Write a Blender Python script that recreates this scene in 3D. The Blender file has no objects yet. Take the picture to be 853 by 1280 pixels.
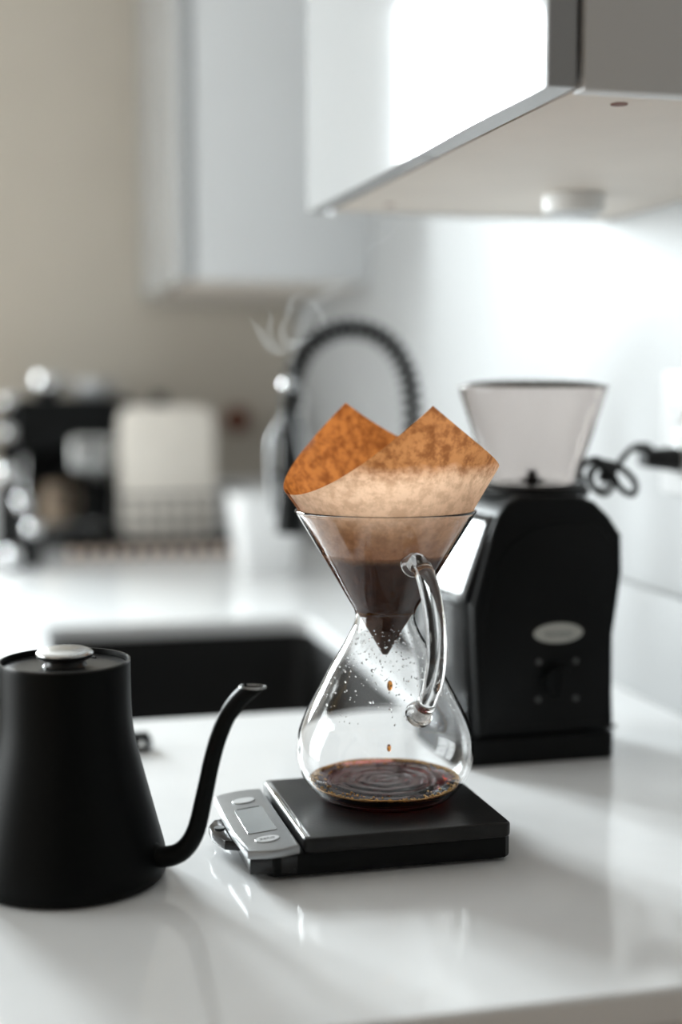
import bpy, bmesh, math, random
from mathutils import Vector, Matrix
random.seed(7)
PI = math.pi
S = bpy.context.scene
COL = S.collection

# ------------------------------------------------------------------ camera
# world: z = 0 is the worktop, +X towards the wall the cabinets hang on, +Y away along the worktop
YAW = math.radians(14.3)
FPX = 1755.0
PITCH = math.atan(160 / FPX)
cam = bpy.data.cameras.new('camera')
cam_o = bpy.data.objects.new('camera', cam)
COL.objects.link(cam_o)
cam.sensor_fit = 'VERTICAL'
cam.sensor_height = 36.0
cam.sensor_width = 24.0
cam.lens = FPX / 1280 * 36.0
cam.clip_start = 0.02
cam_o.location = (0, 0, 0.335)
cam_o.rotation_euler = (PI / 2 - PITCH, 0, -YAW)
cam.dof.use_dof = True
cam.dof.focus_distance = 0.995
cam.dof.aperture_fstop = 1.8
S.camera = cam_o

# ------------------------------------------------------------------ world, window light, exposure
W = bpy.data.worlds.new('world')
S.world = W
W.use_nodes = True
bg = W.node_tree.nodes['Background']
bg.inputs[0].default_value = (1.0, 0.915, 0.80, 1)
bg.inputs[1].default_value = 0.42

la = bpy.data.lights.new('window_daylight', 'AREA')
la.shape = 'RECTANGLE'
la.size = 0.86
la.size_y = 1.04
la.energy = 86
la.spread = math.radians(120)
la.color = (0.91, 0.965, 1.0)
lo = bpy.data.objects.new('window_daylight', la)
COL.objects.link(lo)
lo.location = (-0.72, 3.40, 0.80)
lo.rotation_euler = (Vector((0.20, 0.80, 0.05)) - lo.location).to_track_quat('-Z', 'Y').to_euler()   # daylight slanting down into the room

lb = bpy.data.lights.new('garden_door_daylight', 'AREA')
lb.shape = 'RECTANGLE'
lb.size = 1.9
lb.size_y = 1.8
lb.energy = 72
lb.color = (0.95, 0.98, 1.0)
lbo = bpy.data.objects.new('garden_door_daylight', lb)
COL.objects.link(lbo)
lbo.location = (-2.30, 2.05, 0.40)
lbo.rotation_euler = (PI / 2, 0, -PI / 2)      # shines towards +X

S.view_settings.view_transform = 'Standard'
S.view_settings.look = 'None'
S.view_settings.gamma = 1.0
S.view_settings.use_curve_mapping = False
S.view_settings.exposure = 0.25
S.cycles.max_bounces = 24
S.cycles.transmission_bounces = 24
S.cycles.glossy_bounces = 6
S.cycles.transparent_max_bounces = 12
S.cycles.sample_clamp_indirect = 8.0


# ------------------------------------------------------------------ materials
def mat(name, col=(0.8, 0.8, 0.8), rough=0.5, metal=0.0, var=0.04, scale=60.0, bump=0.0, bscale=200.0,
        trans=0.0, ior=1.45, coat=0.0, spec=0.5, sss=0.0):
    m = bpy.data.materials.new(name)
    m.use_nodes = True
    nt = m.node_tree
    b = nt.nodes['Principled BSDF']
    b.inputs['Base Color'].default_value = (*col, 1)
    b.inputs['Roughness'].default_value = rough
    b.inputs['Metallic'].default_value = metal
    b.inputs['IOR'].default_value = ior
    b.inputs['Transmission Weight'].default_value = trans
    b.inputs['Coat Weight'].default_value = coat
    b.inputs['Specular IOR Level'].default_value = spec
    tc = nt.nodes.new('ShaderNodeTexCoord')
    if var > 0:
        nz = nt.nodes.new('ShaderNodeTexNoise')
        nz.inputs['Scale'].default_value = scale
        nz.inputs['Detail'].default_value = 4
        nt.links.new(tc.outputs['Object'], nz.inputs['Vector'])
        rp = nt.nodes.new('ShaderNodeValToRGB')
        e = rp.color_ramp.elements
        e[0].position = 0.3
        e[1].position = 0.7
        e[0].color = (*[max(0, c * (1 - var)) for c in col], 1)
        e[1].color = (*[min(1, c * (1 + var)) for c in col], 1)
        nt.links.new(nz.outputs['Fac'], rp.inputs['Fac'])
        nt.links.new(rp.outputs['Color'], b.inputs['Base Color'])
    if bump > 0:
        n2 = nt.nodes.new('ShaderNodeTexNoise')
        n2.inputs['Scale'].default_value = bscale
        n2.inputs['Detail'].default_value = 3
        nt.links.new(tc.outputs['Object'], n2.inputs['Vector'])
        bp = nt.nodes.new('ShaderNodeBump')
        bp.inputs['Strength'].default_value = bump
        bp.inputs['Distance'].default_value = 0.001
        nt.links.new(n2.outputs['Fac'], bp.inputs['Height'])
        nt.links.new(bp.outputs['Normal'], b.inputs['Normal'])
    return m


M = {}
M['wall_white'] = mat('white wall paint', (0.345, 0.348, 0.351), 0.55, var=0.015, scale=8, bump=0.1, bscale=300)
M['wall_warm'] = mat('warm grey wall paint', (0.49, 0.445, 0.38), 0.6, var=0.02, scale=8, bump=0.1, bscale=300)
M['ceiling'] = mat('ceiling paint', (0.8, 0.8, 0.79), 0.7, var=0.01)
M['quartz'] = mat('white quartz', (0.85, 0.855, 0.86), 0.09, var=0.025, scale=14, spec=0.5)
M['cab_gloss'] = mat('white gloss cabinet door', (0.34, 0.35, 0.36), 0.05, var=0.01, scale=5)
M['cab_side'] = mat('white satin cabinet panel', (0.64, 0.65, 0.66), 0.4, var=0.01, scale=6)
M['cab_under'] = mat('warm bounce cabinet underside', (0.78, 0.71, 0.635), 0.45, var=0.03, scale=9)  # warm bounce light painted into the white cabinet's underside
M['cab_dark'] = mat('dark gap', (0.03, 0.03, 0.03), 0.6)
M['sink_black'] = mat('black composite sink', (0.012, 0.012, 0.012), 0.55, var=0.2, scale=300, spec=0.3)
M['kettle_black'] = mat('matte black coated steel', (0.004, 0.0045, 0.0045), 0.42, var=0.1, scale=400, spec=0.1)
M['lid_black'] = mat('black plastic lid', (0.012, 0.012, 0.012), 0.28, var=0.05, scale=100)
M['steel'] = mat('brushed steel', (0.62, 0.62, 0.61), 0.25, 1.0, var=0.04, scale=120)
M['chrome'] = mat('polished chrome', (0.82, 0.83, 0.84), 0.06, 1.0, var=0.0)
M['plastic_black'] = mat('black plastic', (0.004, 0.0045, 0.0048), 0.42, var=0.08, scale=200, spec=0.2)
M['plastic_gloss'] = mat('glossy black plastic', (0.012, 0.012, 0.013), 0.16, var=0.05)
M['rubber'] = mat('black rubber cord', (0.010, 0.010, 0.010), 0.6, var=0.1)
M['platform'] = mat('worn black steel platform', (0.020, 0.020, 0.020), 0.3, 0.0, var=0.3, scale=35, bump=0.12, bscale=500, spec=0.22)
M['scale_silver'] = mat('silver plastic', (0.36, 0.37, 0.38), 0.3, 0.65, var=0.04, scale=90)
M['lcd'] = mat('grey lcd glass', (0.30, 0.315, 0.32), 0.12, 0.0, var=0.03)
M['button'] = mat('pale button', (0.62, 0.63, 0.64), 0.35, 0.3, var=0.02)
M['ink'] = mat('grey print', (0.12, 0.12, 0.12), 0.6, var=0.0)
M['badge'] = mat('silver badge', (0.50, 0.50, 0.46), 0.4, 0.35, var=0.03)
M['mark'] = mat('grey dial mark', (0.13, 0.135, 0.135), 0.5, var=0.0)
M['white_plastic'] = mat('white plastic', (0.80, 0.80, 0.79), 0.35, var=0.01)
M['socket'] = mat('white socket plastic', (0.50, 0.50, 0.50), 0.4, var=0.01)
M['board'] = mat('cream cutting board', (0.84, 0.79, 0.72), 0.5, var=0.03, scale=40)
M['ceramic'] = mat('white glazed ceramic', (0.90, 0.905, 0.91), 0.15, var=0.02)
M['glint_pale'] = mat('pale painted glints', (0.85, 0.68, 0.57), 0.2, 0.0, var=0.05)  # glints on the rack wires painted as a pale colour
M['red_wood'] = mat('red brown wood', (0.16, 0.05, 0.025), 0.5, var=0.2, scale=60)
M['tan'] = mat('tan ceramic', (0.32, 0.24, 0.17), 0.45, var=0.1)
M['glass'] = mat('clear glass', (1, 1, 1), 0.0, var=0.0, trans=1.0, ior=1.42)
M['smoke'] = mat('smoky clear plastic hopper', (0.765, 0.725, 0.705), 0.12, var=0.0, trans=1.0, ior=1.2)
M['bin'] = mat('dark smoky plastic bin', (0.16, 0.165, 0.17), 0.12, var=0.0, trans=0.6, ior=1.3)
M['hob'] = mat('dark brown rim', (0.10, 0.07, 0.055), 0.4, var=0.05)
M['water'] = mat('water droplets', (1, 1, 1), 0.0, var=0.0, trans=1.0, ior=1.33)
M['amber'] = mat('amber coffee film', (0.75, 0.30, 0.05), 0.05, var=0.0, trans=0.9, ior=1.33)
M['foam'] = mat('golden coffee foam', (0.80, 0.45, 0.14), 0.2, var=0.3, scale=300, trans=0.25, ior=1.33)


def wood_floor():
    m = mat('warm oak floor', (0.42, 0.25, 0.13), 0.4, var=0.0)
    nt = m.node_tree
    tc = nt.nodes.new('ShaderNodeTexCoord')
    mp = nt.nodes.new('ShaderNodeMapping')
    mp.inputs['Scale'].default_value = (1.5, 14, 1)
    nz = nt.nodes.new('ShaderNodeTexNoise')
    nz.inputs['Scale'].default_value = 3
    nz.inputs['Detail'].default_value = 6
    rp = nt.nodes.new('ShaderNodeValToRGB')
    rp.color_ramp.elements[0].color = (0.33, 0.19, 0.09, 1)
    rp.color_ramp.elements[1].color = (0.52, 0.33, 0.18, 1)
    nt.links.new(tc.outputs['Object'], mp.inputs['Vector'])
    nt.links.new(mp.outputs['Vector'], nz.inputs['Vector'])
    nt.links.new(nz.outputs['Fac'], rp.inputs['Fac'])
    nt.links.new(rp.outputs['Color'], nt.nodes['Principled BSDF'].inputs['Base Color'])
    return m


M['floor'] = wood_floor()


def pane_mat():
    m = bpy.data.materials.new('window pane')
    m.use_nodes = True
    nt = m.node_tree
    nt.nodes.clear()
    o = nt.nodes.new('ShaderNodeOutputMaterial')
    t = nt.nodes.new('ShaderNodeBsdfTransparent')
    t.inputs[0].default_value = (0.97, 0.985, 0.98, 1)
    g = nt.nodes.new('ShaderNodeBsdfGlossy')
    g.inputs['Roughness'].default_value = 0.02
    f = nt.nodes.new('ShaderNodeFresnel')
    f.inputs[0].default_value = 1.3
    x = nt.nodes.new('ShaderNodeMixShader')
    nt.links.new(f.outputs[0], x.inputs[0])
    nt.links.new(t.outputs[0], x.inputs[1])
    nt.links.new(g.outputs[0], x.inputs[2])
    nt.links.new(x.outputs[0], o.inputs[0])
    return m


M['pane'] = pane_mat()


def paper_mat(zwet, zdamp, dry=((0.38, 0.165, 0.060), (0.33, 0.130, 0.042))):
    """brown filter paper: soaked dark up to the brew line, damp and mottled above; lets light through"""
    m = bpy.data.materials.new('brown filter paper')
    m.use_nodes = True
    nt = m.node_tree
    nt.nodes.clear()
    N = nt.nodes.new
    L = nt.links.new
    o = N('ShaderNodeOutputMaterial')
    tc = N('ShaderNodeTexCoord')
    sx = N('ShaderNodeSeparateXYZ')
    L(tc.outputs['Object'], sx.inputs[0])
    nz = N('ShaderNodeTexNoise')
    nz.inputs['Scale'].default_value = 45
    nz.inputs['Detail'].default_value = 6
    nz.inputs['Roughness'].default_value = 0.65
    L(tc.outputs['Object'], nz.inputs['Vector'])
    n2 = N('ShaderNodeTexNoise')
    n2.inputs['Scale'].default_value = 330
    n2.inputs['Detail'].default_value = 3
    L(tc.outputs['Object'], n2.inputs['Vector'])
    # height disturbed by noise
    ma = N('ShaderNodeMath')
    ma.operation = 'MULTIPLY_ADD'
    ma.inputs[1].default_value = 0.018
    L(nz.outputs['Fac'], ma.inputs[0])
    L(sx.outputs['Z'], ma.inputs[2])
    mr = N('ShaderNodeMapRange')
    mr.inputs['From Min'].default_value = 0.0
    mr.inputs['From Max'].default_value = 0.2
    L(ma.outputs[0], mr.inputs['Value'])
    rp = N('ShaderNodeValToRGB')
    e = rp.color_ramp.elements
    stops = [(0.0, (0.10, 0.024, 0.006)), ((zwet + .006) / .20, (0.22, 0.055, 0.012)), ((zwet + .011) / .20, (0.52, 0.26, 0.12)),
             ((zwet + .03) / .20, (0.64, 0.37, 0.20)), ((zdamp - .018) / .20, (0.78, 0.53, 0.36)), ((zdamp + .006) / .20, (0.78, 0.53, 0.36)),
             ((zdamp + .018) / .20, dry[0]), (1.0, dry[1])]
    for p, c in stops[1:-1]:
        e.new(p)
    for k, (p, c) in enumerate(stops):           # elements stay sorted by position
        rp.color_ramp.elements[k].position = p
        rp.color_ramp.elements[k].color = (*c, 1)
    L(mr.outputs[0], rp.inputs['Fac'])
    # mottling
    rm = N('ShaderNodeValToRGB')
    rm.color_ramp.elements[0].position = 0.40
    rm.color_ramp.elements[0].color = (0.42, 0.31, 0.22, 1)
    rm.color_ramp.elements[1].position = 0.58
    rm.color_ramp.elements[1].color = (1, 1, 1, 1)
    nm = N('ShaderNodeTexNoise')
    nm.inputs['Scale'].default_value = 120
    nm.inputs['Detail'].default_value = 5
    nm.inputs['Roughness'].default_value = 0.7
    L(tc.outputs['Object'], nm.inputs['Vector'])
    L(nm.outputs['Fac'], rm.inputs['Fac'])
    mx = N('ShaderNodeMix')
    mx.data_type = 'RGBA'
    mx.blend_type = 'MULTIPLY'
    mf = N('ShaderNodeMapRange')
    mf.inputs['From Min'].default_value = zdamp
    mf.inputs['From Max'].default_value = zdamp + .018
    mf.inputs['To Min'].default_value = 0.40
    mf.inputs['To Max'].default_value = 0.85
    L(ma.outputs[0], mf.inputs['Value'])
    L(mf.outputs[0], mx.inputs['Factor'])
    L(rp.outputs['Color'], mx.inputs['A'])
    L(rm.outputs['Color'], mx.inputs['B'])
    d = N('ShaderNodeBsdfDiffuse')
    t = N('ShaderNodeBsdfTranslucent')
    g = N('ShaderNodeBsdfGlossy')
    g.inputs['Roughness'].default_value = 0.35
    L(mx.outputs['Result'], d.inputs[0])
    L(mx.outputs['Result'], t.inputs[0])
    bp = N('ShaderNodeBump')
    bp.inputs['Strength'].default_value = 0.25
    bp.inputs['Distance'].default_value = 0.0008
    L(n2.outputs['Fac'], bp.inputs['Height'])
    for s in (d, t, g):
        L(bp.outputs['Normal'], s.inputs['Normal'])
    x = N('ShaderNodeMixShader')
    x.inputs[0].default_value = 0.64
    L(d.outputs[0], x.inputs[1])
    L(t.outputs[0], x.inputs[2])
    y = N('ShaderNodeMixShader')
    y.inputs[0].default_value = 0.04
    L(x.outputs[0], y.inputs[1])
    L(g.outputs[0], y.inputs[2])
    L(y.outputs[0], o.inputs[0])
    return m


def coffee_mat():
    m = bpy.data.materials.new('brewed coffee')
    m.use_nodes = True
    nt = m.node_tree
    b = nt.nodes['Principled BSDF']
    b.inputs['Base Color'].default_value = (1, 0.9, 0.85, 1)
    b.inputs['Roughness'].default_value = 0.02
    b.inputs['IOR'].default_value = 1.33
    b.inputs['Transmission Weight'].default_value = 1.0
    tc = nt.nodes.new('ShaderNodeTexCoord')
    wv = nt.nodes.new('ShaderNodeTexWave')
    wv.wave_type = 'RINGS'
    wv.rings_direction = 'SPHERICAL'
    wv.inputs['Scale'].default_value = 28
    wv.inputs['Distortion'].default_value = 2.5
    wv.inputs['Detail'].default_value = 2
    wv.inputs['Detail Scale'].default_value = 1.5
    mp = nt.nodes.new('ShaderNodeMapping')
    nt.links.new(tc.outputs['Object'], mp.inputs[0])
    nt.links.new(mp.outputs[0], wv.inputs['Vector'])
    bp = nt.nodes.new('ShaderNodeBump')
    bp.inputs['Strength'].default_value = 0.35
    bp.inputs['Distance'].default_value = 0.0012
    nt.links.new(wv.outputs['Fac'], bp.inputs['Height'])
    nt.links.new(bp.outputs['Normal'], b.inputs['Normal'])
    va = nt.nodes.new('ShaderNodeVolumeAbsorption')
    va.inputs['Color'].default_value = (0.80, 0.09, 0.015, 1)
    va.inputs['Density'].default_value = 330
    nt.links.new(va.outputs[0], nt.nodes['Material Output'].inputs['Volume'])
    return m


M['coffee'] = coffee_mat()
M['slurry'] = mat('wet coffee grounds', (0.030, 0.013, 0.006), 0.35, var=0.5, scale=220, bump=0.6, bscale=400)


def steam_mat(dens):
    m = bpy.data.materials.new('steam')
    m.use_nodes = True
    nt = m.node_tree
    nt.nodes.clear()
    o = nt.nodes.new('ShaderNodeOutputMaterial')
    v = nt.nodes.new('ShaderNodeVolumeScatter')
    v.inputs['Color'].default_value = (0.95, 0.95, 0.95, 1)
    v.inputs['Density'].default_value = dens
    v.inputs['Anisotropy'].default_value = 0.3
    nt.links.new(v.outputs[0], o.inputs['Volume'])
    return m


M['steam'] = steam_mat(11)
M['steam_thin'] = steam_mat(5)


# ------------------------------------------------------------------ mesh helpers (all in world coordinates)
def box(bm, x0, x1, y0, y1, z0, z1, bev=0.0, seg=2):
    vs = [bm.verts.new((x, y, z)) for z in (z0, z1) for y in (y0, y1) for x in (x0, x1)]
    fs = []
    for f in ((0, 2, 3, 1), (4, 5, 7, 6), (0, 1, 5, 4), (2, 6, 7, 3), (0, 4, 6, 2), (1, 3, 7, 5)):
        fs.append(bm.faces.new([vs[i] for i in f]))
    if bev > 0:
        es = list({e for f in fs for e in f.edges})
        bmesh.ops.bevel(bm, geom=es, offset=bev, segments=seg, profile=0.6, affect='EDGES')
    return bm


def lathe(bm, prof, cx, cy, n=64, closed=False):
    """profile [(r, z)] about a vertical axis; r = 0 ends are capped to a point"""
    rings = []
    for r, z in prof:
        if r <= 1e-7:
            rings.append([bm.verts.new((cx, cy, z))])
        else:
            rings.append([bm.verts.new((cx + r * math.cos(2 * PI * i / n), cy + r * math.sin(2 * PI * i / n), z)) for i in range(n)])
    prs = list(zip(rings[:-1], rings[1:]))
    if closed:
        prs.append((rings[-1], rings[0]))
    for a, b in prs:
        for i in range(n):
            j = (i + 1) % n
            if len(a) == 1 and len(b) == 1:
                continue
            if len(a) == 1:
                bm.faces.new((a[0], b[i], b[j]))
            elif len(b) == 1:
                bm.faces.new((a[i], a[j], b[0]))
            else:
                bm.faces.new((a[i], a[j], b[j], b[i]))
    return bm


def spline(pts, k=8):
    """Catmull-Rom through points (any dimension)"""
    P = [Vector(p) for p in pts]
    P = [2 * P[0] - P[1]] + P + [2 * P[-1] - P[-2]]
    out = []
    for i in range(1, len(P) - 2):
        a, b, c, d = P[i - 1:i + 3]
        for j in range(k):
            t = j / k
            out.append(0.5 * ((2 * b) + (c - a) * t + (2 * a - 5 * b + 4 * c - d) * t * t + (3 * b - a - 3 * c + d) * t ** 3))
    out.append(P[-2])
    return out


def tube(bm, path, rad, n=12, caps=True, flat=None):
    """sweep a circle along a path; rad is a number or a list of radii"""
    P = [Vector(p) for p in path]
    R = [rad] * len(P) if not hasattr(rad, '__len__') else rad
    if len(R) != len(P):
        R = [R[min(len(R) - 1, int(i * (len(R) - 1) / (len(P) - 1)))] * (1 - (i * (len(R) - 1) / (len(P) - 1)) % 1) +
             R[min(len(R) - 1, int(i * (len(R) - 1) / (len(P) - 1)) + 1)] * ((i * (len(R) - 1) / (len(P) - 1)) % 1) for i in range(len(P))]
    T = [(P[min(i + 1, len(P) - 1)] - P[max(i - 1, 0)]).normalized() for i in range(len(P))]
    ref = Vector((0, 0, 1)) if abs(T[0].z) < 0.9 else Vector((1, 0, 0))
    u = T[0].cross(ref).normalized()
    rings = []
    for p, t, r in zip(P, T, R):
        u = (u - t * u.dot(t)).normalized()
        v = t.cross(u)
        rings.append([bm.verts.new(p + (u * math.cos(2 * PI * i / n) + v * math.sin(2 * PI * i / n)) * r) for i in range(n)])
    for a, b in zip(rings[:-1], rings[1:]):
        for i in range(n):
            j = (i + 1) % n
            bm.faces.new((a[i], a[j], b[j], b[i]))
    if caps:
        bm.faces.new(rings[0][::-1])
        bm.faces.new(rings[-1])
    return bm


def ball(bm, c, r, seg=12, sc=(1, 1, 1)):
    c = Vector(c)
    m = max(4, seg // 2)
    top = bm.verts.new(c + Vector((0, 0, r * sc[2])))
    bot = bm.verts.new(c - Vector((0, 0, r * sc[2])))
    rings_ = []
    for k in range(1, m):
        p = PI * k / m
        rings_.append([bm.verts.new(c + Vector((r * sc[0] * math.sin(p) * math.cos(2 * PI * i / seg), r * sc[1] * math.sin(p) * math.sin(2 * PI * i / seg), r * sc[2] * math.cos(p)))) for i in range(seg)])
    for i in range(seg):
        j = (i + 1) % seg
        bm.faces.new((top, rings_[0][i], rings_[0][j]))
        bm.faces.new((bot, rings_[-1][j], rings_[-1][i]))
        for a, b_ in zip(rings_[:-1], rings_[1:]):
            bm.faces.new((a[i], b_[i], b_[j], a[j]))
    return bm


def cyl(bm, a, b, r, n=24, r2=None):
    return tube(bm, [a, b], [r, r if r2 is None else r2], n)


def prism(bm, pts, f0, f1, bev=0.0, seg=2):
    """closed outline; f0 and f1 turn an outline point into a 3-D point on the two ends"""
    a = [bm.verts.new(f0(p)) for p in pts]
    b = [bm.verts.new(f1(p)) for p in pts]
    fs = [bm.faces.new(a), bm.faces.new(b[::-1])]
    n = len(pts)
    for i in range(n):
        j = (i + 1) % n
        fs.append(bm.faces.new((a[j], a[i], b[i], b[j])))
    bmesh.ops.recalc_face_normals(bm, faces=fs)
    if bev > 0:
        es = list(fs[0].edges) + list(fs[1].edges)
        bmesh.ops.bevel(bm, geom=es, offset=bev, segments=seg, profile=0.5, affect='EDGES')
    return bm


def rrect(x0, x1, y0, y1, r, k=5):
    o = []
    for cx, cy, a0 in ((x1 - r, y1 - r, 0), (x0 + r, y1 - r, 90), (x0 + r, y0 + r, 180), (x1 - r, y0 + r, 270)):
        for i in range(k + 1):
            a = math.radians(a0 + 90 * i / k)
            o.append((cx + r * math.cos(a), cy + r * math.sin(a)))
    return o


def wloc(o):
    v = Vector((0, 0, 0))
    while o:
        v += o.location
        o = o.parent
    return v


def obj(name, bm, material, parent=None, origin=None, smooth=40):
    bmesh.ops.recalc_face_normals(bm, faces=bm.faces[:])
    if parent is not None and origin is None:
        org = wloc(parent)
        loc = Vector((0, 0, 0))
    else:
        if origin is None:
            xs = [v.co for v in bm.verts]
            lo_ = [min(c[i] for c in xs) for i in range(3)]
            hi_ = [max(c[i] for c in xs) for i in range(3)]
            origin = ((lo_[0] + hi_[0]) / 2, (lo_[1] + hi_[1]) / 2, lo_[2])
        org = Vector(origin)
        loc = org - (wloc(parent) if parent is not None else Vector((0, 0, 0)))
    bmesh.ops.translate(bm, verts=bm.verts[:], vec=-org)
    me = bpy.data.meshes.new(name)
    if smooth:
        for f in bm.faces:
            f.smooth = True
        lim = math.radians(smooth)
        for e in bm.edges:
            if len(e.link_faces) == 2 and e.calc_face_angle(0) > lim:
                e.smooth = False
    bm.to_mesh(me)
    bm.free()
    o = bpy.data.objects.new(name, me)
    COL.objects.link(o)
    o.location = loc
    if parent is not None:
        o.parent = parent
    me.materials.append(M[material] if isinstance(material, str) else material)
    return o


def tag(o, label=None, cat=None, group=None, kind=None):
    if label:
        o['label'] = label
    if cat:
        o['category'] = cat
    if group:
        o['group'] = group
    if kind:
        o['kind'] = kind
    return o


def thing(name, label, cat, loc, group=None):
    o = bpy.data.objects.new(name, None)
    COL.objects.link(o)
    o.location = loc
    o.empty_display_size = 0.03
    return tag(o, label, cat, group)


def NB():
    return bmesh.new()


def text_mesh(name, body, size, material, parent, at, xdir, ydir, depth=0.0002):
    cu = bpy.data.curves.new(name, 'FONT')
    cu.body = body
    cu.size = size
    cu.align_x = 'CENTER'
    cu.align_y = 'CENTER'
    cu.extrude = depth
    t = bpy.data.objects.new(name + '_tmp', cu)
    COL.objects.link(t)
    bpy.context.view_layer.update()
    me = bpy.data.meshes.new_from_object(t.evaluated_get(bpy.context.evaluated_depsgraph_get()))
    bpy.data.objects.remove(t)
    bpy.data.curves.remove(cu)
    x, y = Vector(xdir).normalized(), Vector(ydir).normalized()
    z = x.cross(y)
    p = Vector(at) - wloc(parent)
    for v in me.vertices:
        v.co = p + x * v.co.x + y * v.co.y + z * v.co.z
    me.name = name
    me.materials.clear()
    me.materials.append(M[material])
    o = bpy.data.objects.new(name, me)
    COL.objects.link(o)
    o.parent = parent
    return o


# ------------------------------------------------------------------ the room
WX, BY, FZ, CZ = 0.692, 3.15, -0.92, 1.60        # right wall, back wall, floor, ceiling
b = box(NB(), -2.2, WX + 0.1, -2.5, BY + 0.1, FZ - 0.05, FZ)
tag(obj('floor', b, 'floor', smooth=0), 'warm brown wooden floor below the worktop', kind='structure')
b = box(NB(), -2.2, WX + 0.1, -2.5, BY + 0.1, CZ, CZ + 0.05)
tag(obj('ceiling', b, 'ceiling', smooth=0), 'plain white ceiling above the cabinets', kind='structure')
b = box(NB(), WX, WX + 0.1, -2.5, BY + 0.1, FZ, CZ)
tag(obj('wall_right', b, 'wall_white', smooth=0), 'bright white wall behind the grinder', kind='structure')

# back wall with the window opening
wx0, wx1, wz0, wz1 = -1.06, -0.27, 0.20, 1.24
b = NB()
for x0, x1, z0, z1 in ((-2.1, wx0, FZ, CZ), (wx1, WX, FZ, CZ), (wx0, wx1, FZ, wz0), (wx0, wx1, wz1, CZ)):
    box(b, x0, x1, BY, BY + 0.1, z0, z1)
tag(obj('wall_back', b, 'wall_warm', smooth=0), 'warm grey wall at the far end of the worktop', kind='structure')
wn = bpy.data.objects.new('window_1', None)
COL.objects.link(wn)
wn.location = ((wx0 + wx1) / 2, BY + 0.05, wz0)
tag(wn, 'bright two-pane window left of the far counter', kind='structure')
mx0, mx1 = -0.70, -0.62
b = NB()
for x0, x1, z0, z1 in ((wx0, wx0 + .03, wz0, wz1), (wx1 - .012, wx1, wz0, wz1), (mx0, mx1, wz0, wz1),
                       (wx0, wx1, wz0, wz0 + .03), (wx0, wx1, wz1 - .02, wz1)):
    box(b, x0, x1, BY + 0.02, BY + 0.08, z0, z1, 0.003)
obj('window_frame', b, 'white_plastic', wn)
for x0, x1 in ((wx0 + .03, mx0), (mx1, wx1 - .012)):
    b = box(NB(), x0, x1, BY + 0.048, BY + 0.052, wz0 + .03, wz1 - .02)
    obj('pane', b, 'pane', wn, smooth=0)
b = box(NB(), wx0 - .03, wx1 + .03, BY - 0.05, BY + 0.02, wz0 - .025, wz0, 0.004)
obj('window_sill', b, 'white_plastic', wn)

# left wall with the glazed garden door
LX = -2.1
gy0, gy1, gz0, gz1 = 1.15, 2.95, -0.88, 1.25
b = NB()
for y0, y1, z0, z1 in ((0.4, gy0, FZ, CZ), (gy1, BY + 0.1, FZ, CZ), (gy0, gy1, FZ, gz0), (gy0, gy1, gz1, CZ)):
    box(b, LX - 0.1, LX, y0, y1, z0, z1)
tag(obj('wall_left', b, 'wall_warm', smooth=0), 'warm grey wall across the room', kind='structure')
gd = bpy.data.objects.new('window_2', None)
COL.objects.link(gd)
gd.location = (LX - 0.05, (gy0 + gy1) / 2, gz0)
tag(gd, 'tall glazed garden window across the room', kind='structure')
b = NB()
for y0, y1, z0, z1 in ((gy0, gy0 + .05, gz0, gz1), (gy1 - .05, gy1, gz0, gz1), (2.02, 2.08, gz0, gz1), (gy0, gy1, gz0, gz0 + .06), (gy0, gy1, gz1 - .05, gz1)):
    box(b, LX - 0.08, LX - 0.02, y0, y1, z0, z1, 0.003)
obj('window_frame', b, 'white_plastic', gd)
for y0, y1 in ((gy0 + .05, 2.02), (2.08, gy1 - .05)):
    obj('pane', box(NB(), LX - 0.052, LX - 0.048, y0, y1, gz0 + .06, gz1 - .05), 'pane', gd, smooth=0)

M['wall_dark'] = mat('dark reflection-blocking wall', (0.06, 0.058, 0.05), 0.6, var=0.03, scale=6)
b = box(NB(), -0.85, WX, -1.35, -1.25, FZ, CZ)  # unseen dark wall added behind the camera to darken front reflections
tag(obj('wall_rear_added', b, 'wall_dark', smooth=0), 'unseen dark wall added behind the viewer to cut reflections', kind='structure')

# upstand along the walls behind the worktop
b = box(NB(), WX - 0.014, WX, 0.685, BY - 0.014, 0.0, 0.118, 0.0015)
tag(obj('trim_1', b, 'wall_white'), 'low white upstand along the bright wall', kind='structure')
b = box(NB(), -0.05, WX, BY - 0.014, BY, 0.0, 0.118, 0.0015)
tag(obj('trim_2', b, 'quartz'), 'low white stone upstand on the far wall', kind='structure')

# ------------------------------------------------------------------ worktop with a sink cut-out
CX0, CX1, CY0, CY1, CT = -0.05, WX - 0.0005, 0.685, BY - 0.0005, 0.022
SX0, SX1, SY0, SY1 = 0.078, 0.448, 1.388, 1.962
b = NB()
hole = rrect(SX0, SX1, SY0, SY1, 0.03, 6)
es = []
for loop in ([(CX0, CY0), (CX1, CY0), (CX1, CY1), (CX0, CY1)], hole):
    vs = [b.verts.new((x, y, 0)) for x, y in loop]
    es += [b.edges.new((vs[i], vs[(i + 1) % len(vs)])) for i in range(len(vs))]
r = bmesh.ops.triangle_fill(b, use_beauty=True, edges=es)
fs = [f for f in r['geom'] if isinstance(f, bmesh.types.BMFace)]
ex = bmesh.ops.extrude_face_region(b, geom=fs)
bmesh.ops.translate(b, verts=[v for v in ex['geom'] if isinstance(v, bmesh.types.BMVert)], vec=(0, 0, -CT))
wt = obj('worktop', b, 'quartz', origin=(0.3, 1.9, -CT), smooth=30)
tag(wt, 'long glossy white stone worktop with a sink cut-out', 'worktop')
bv = wt.modifiers.new('edge', 'BEVEL')
bv.width = 0.0025
bv.segments = 2
bv.limit_method = 'ANGLE'
bv.angle_limit = math.radians(60)

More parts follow.
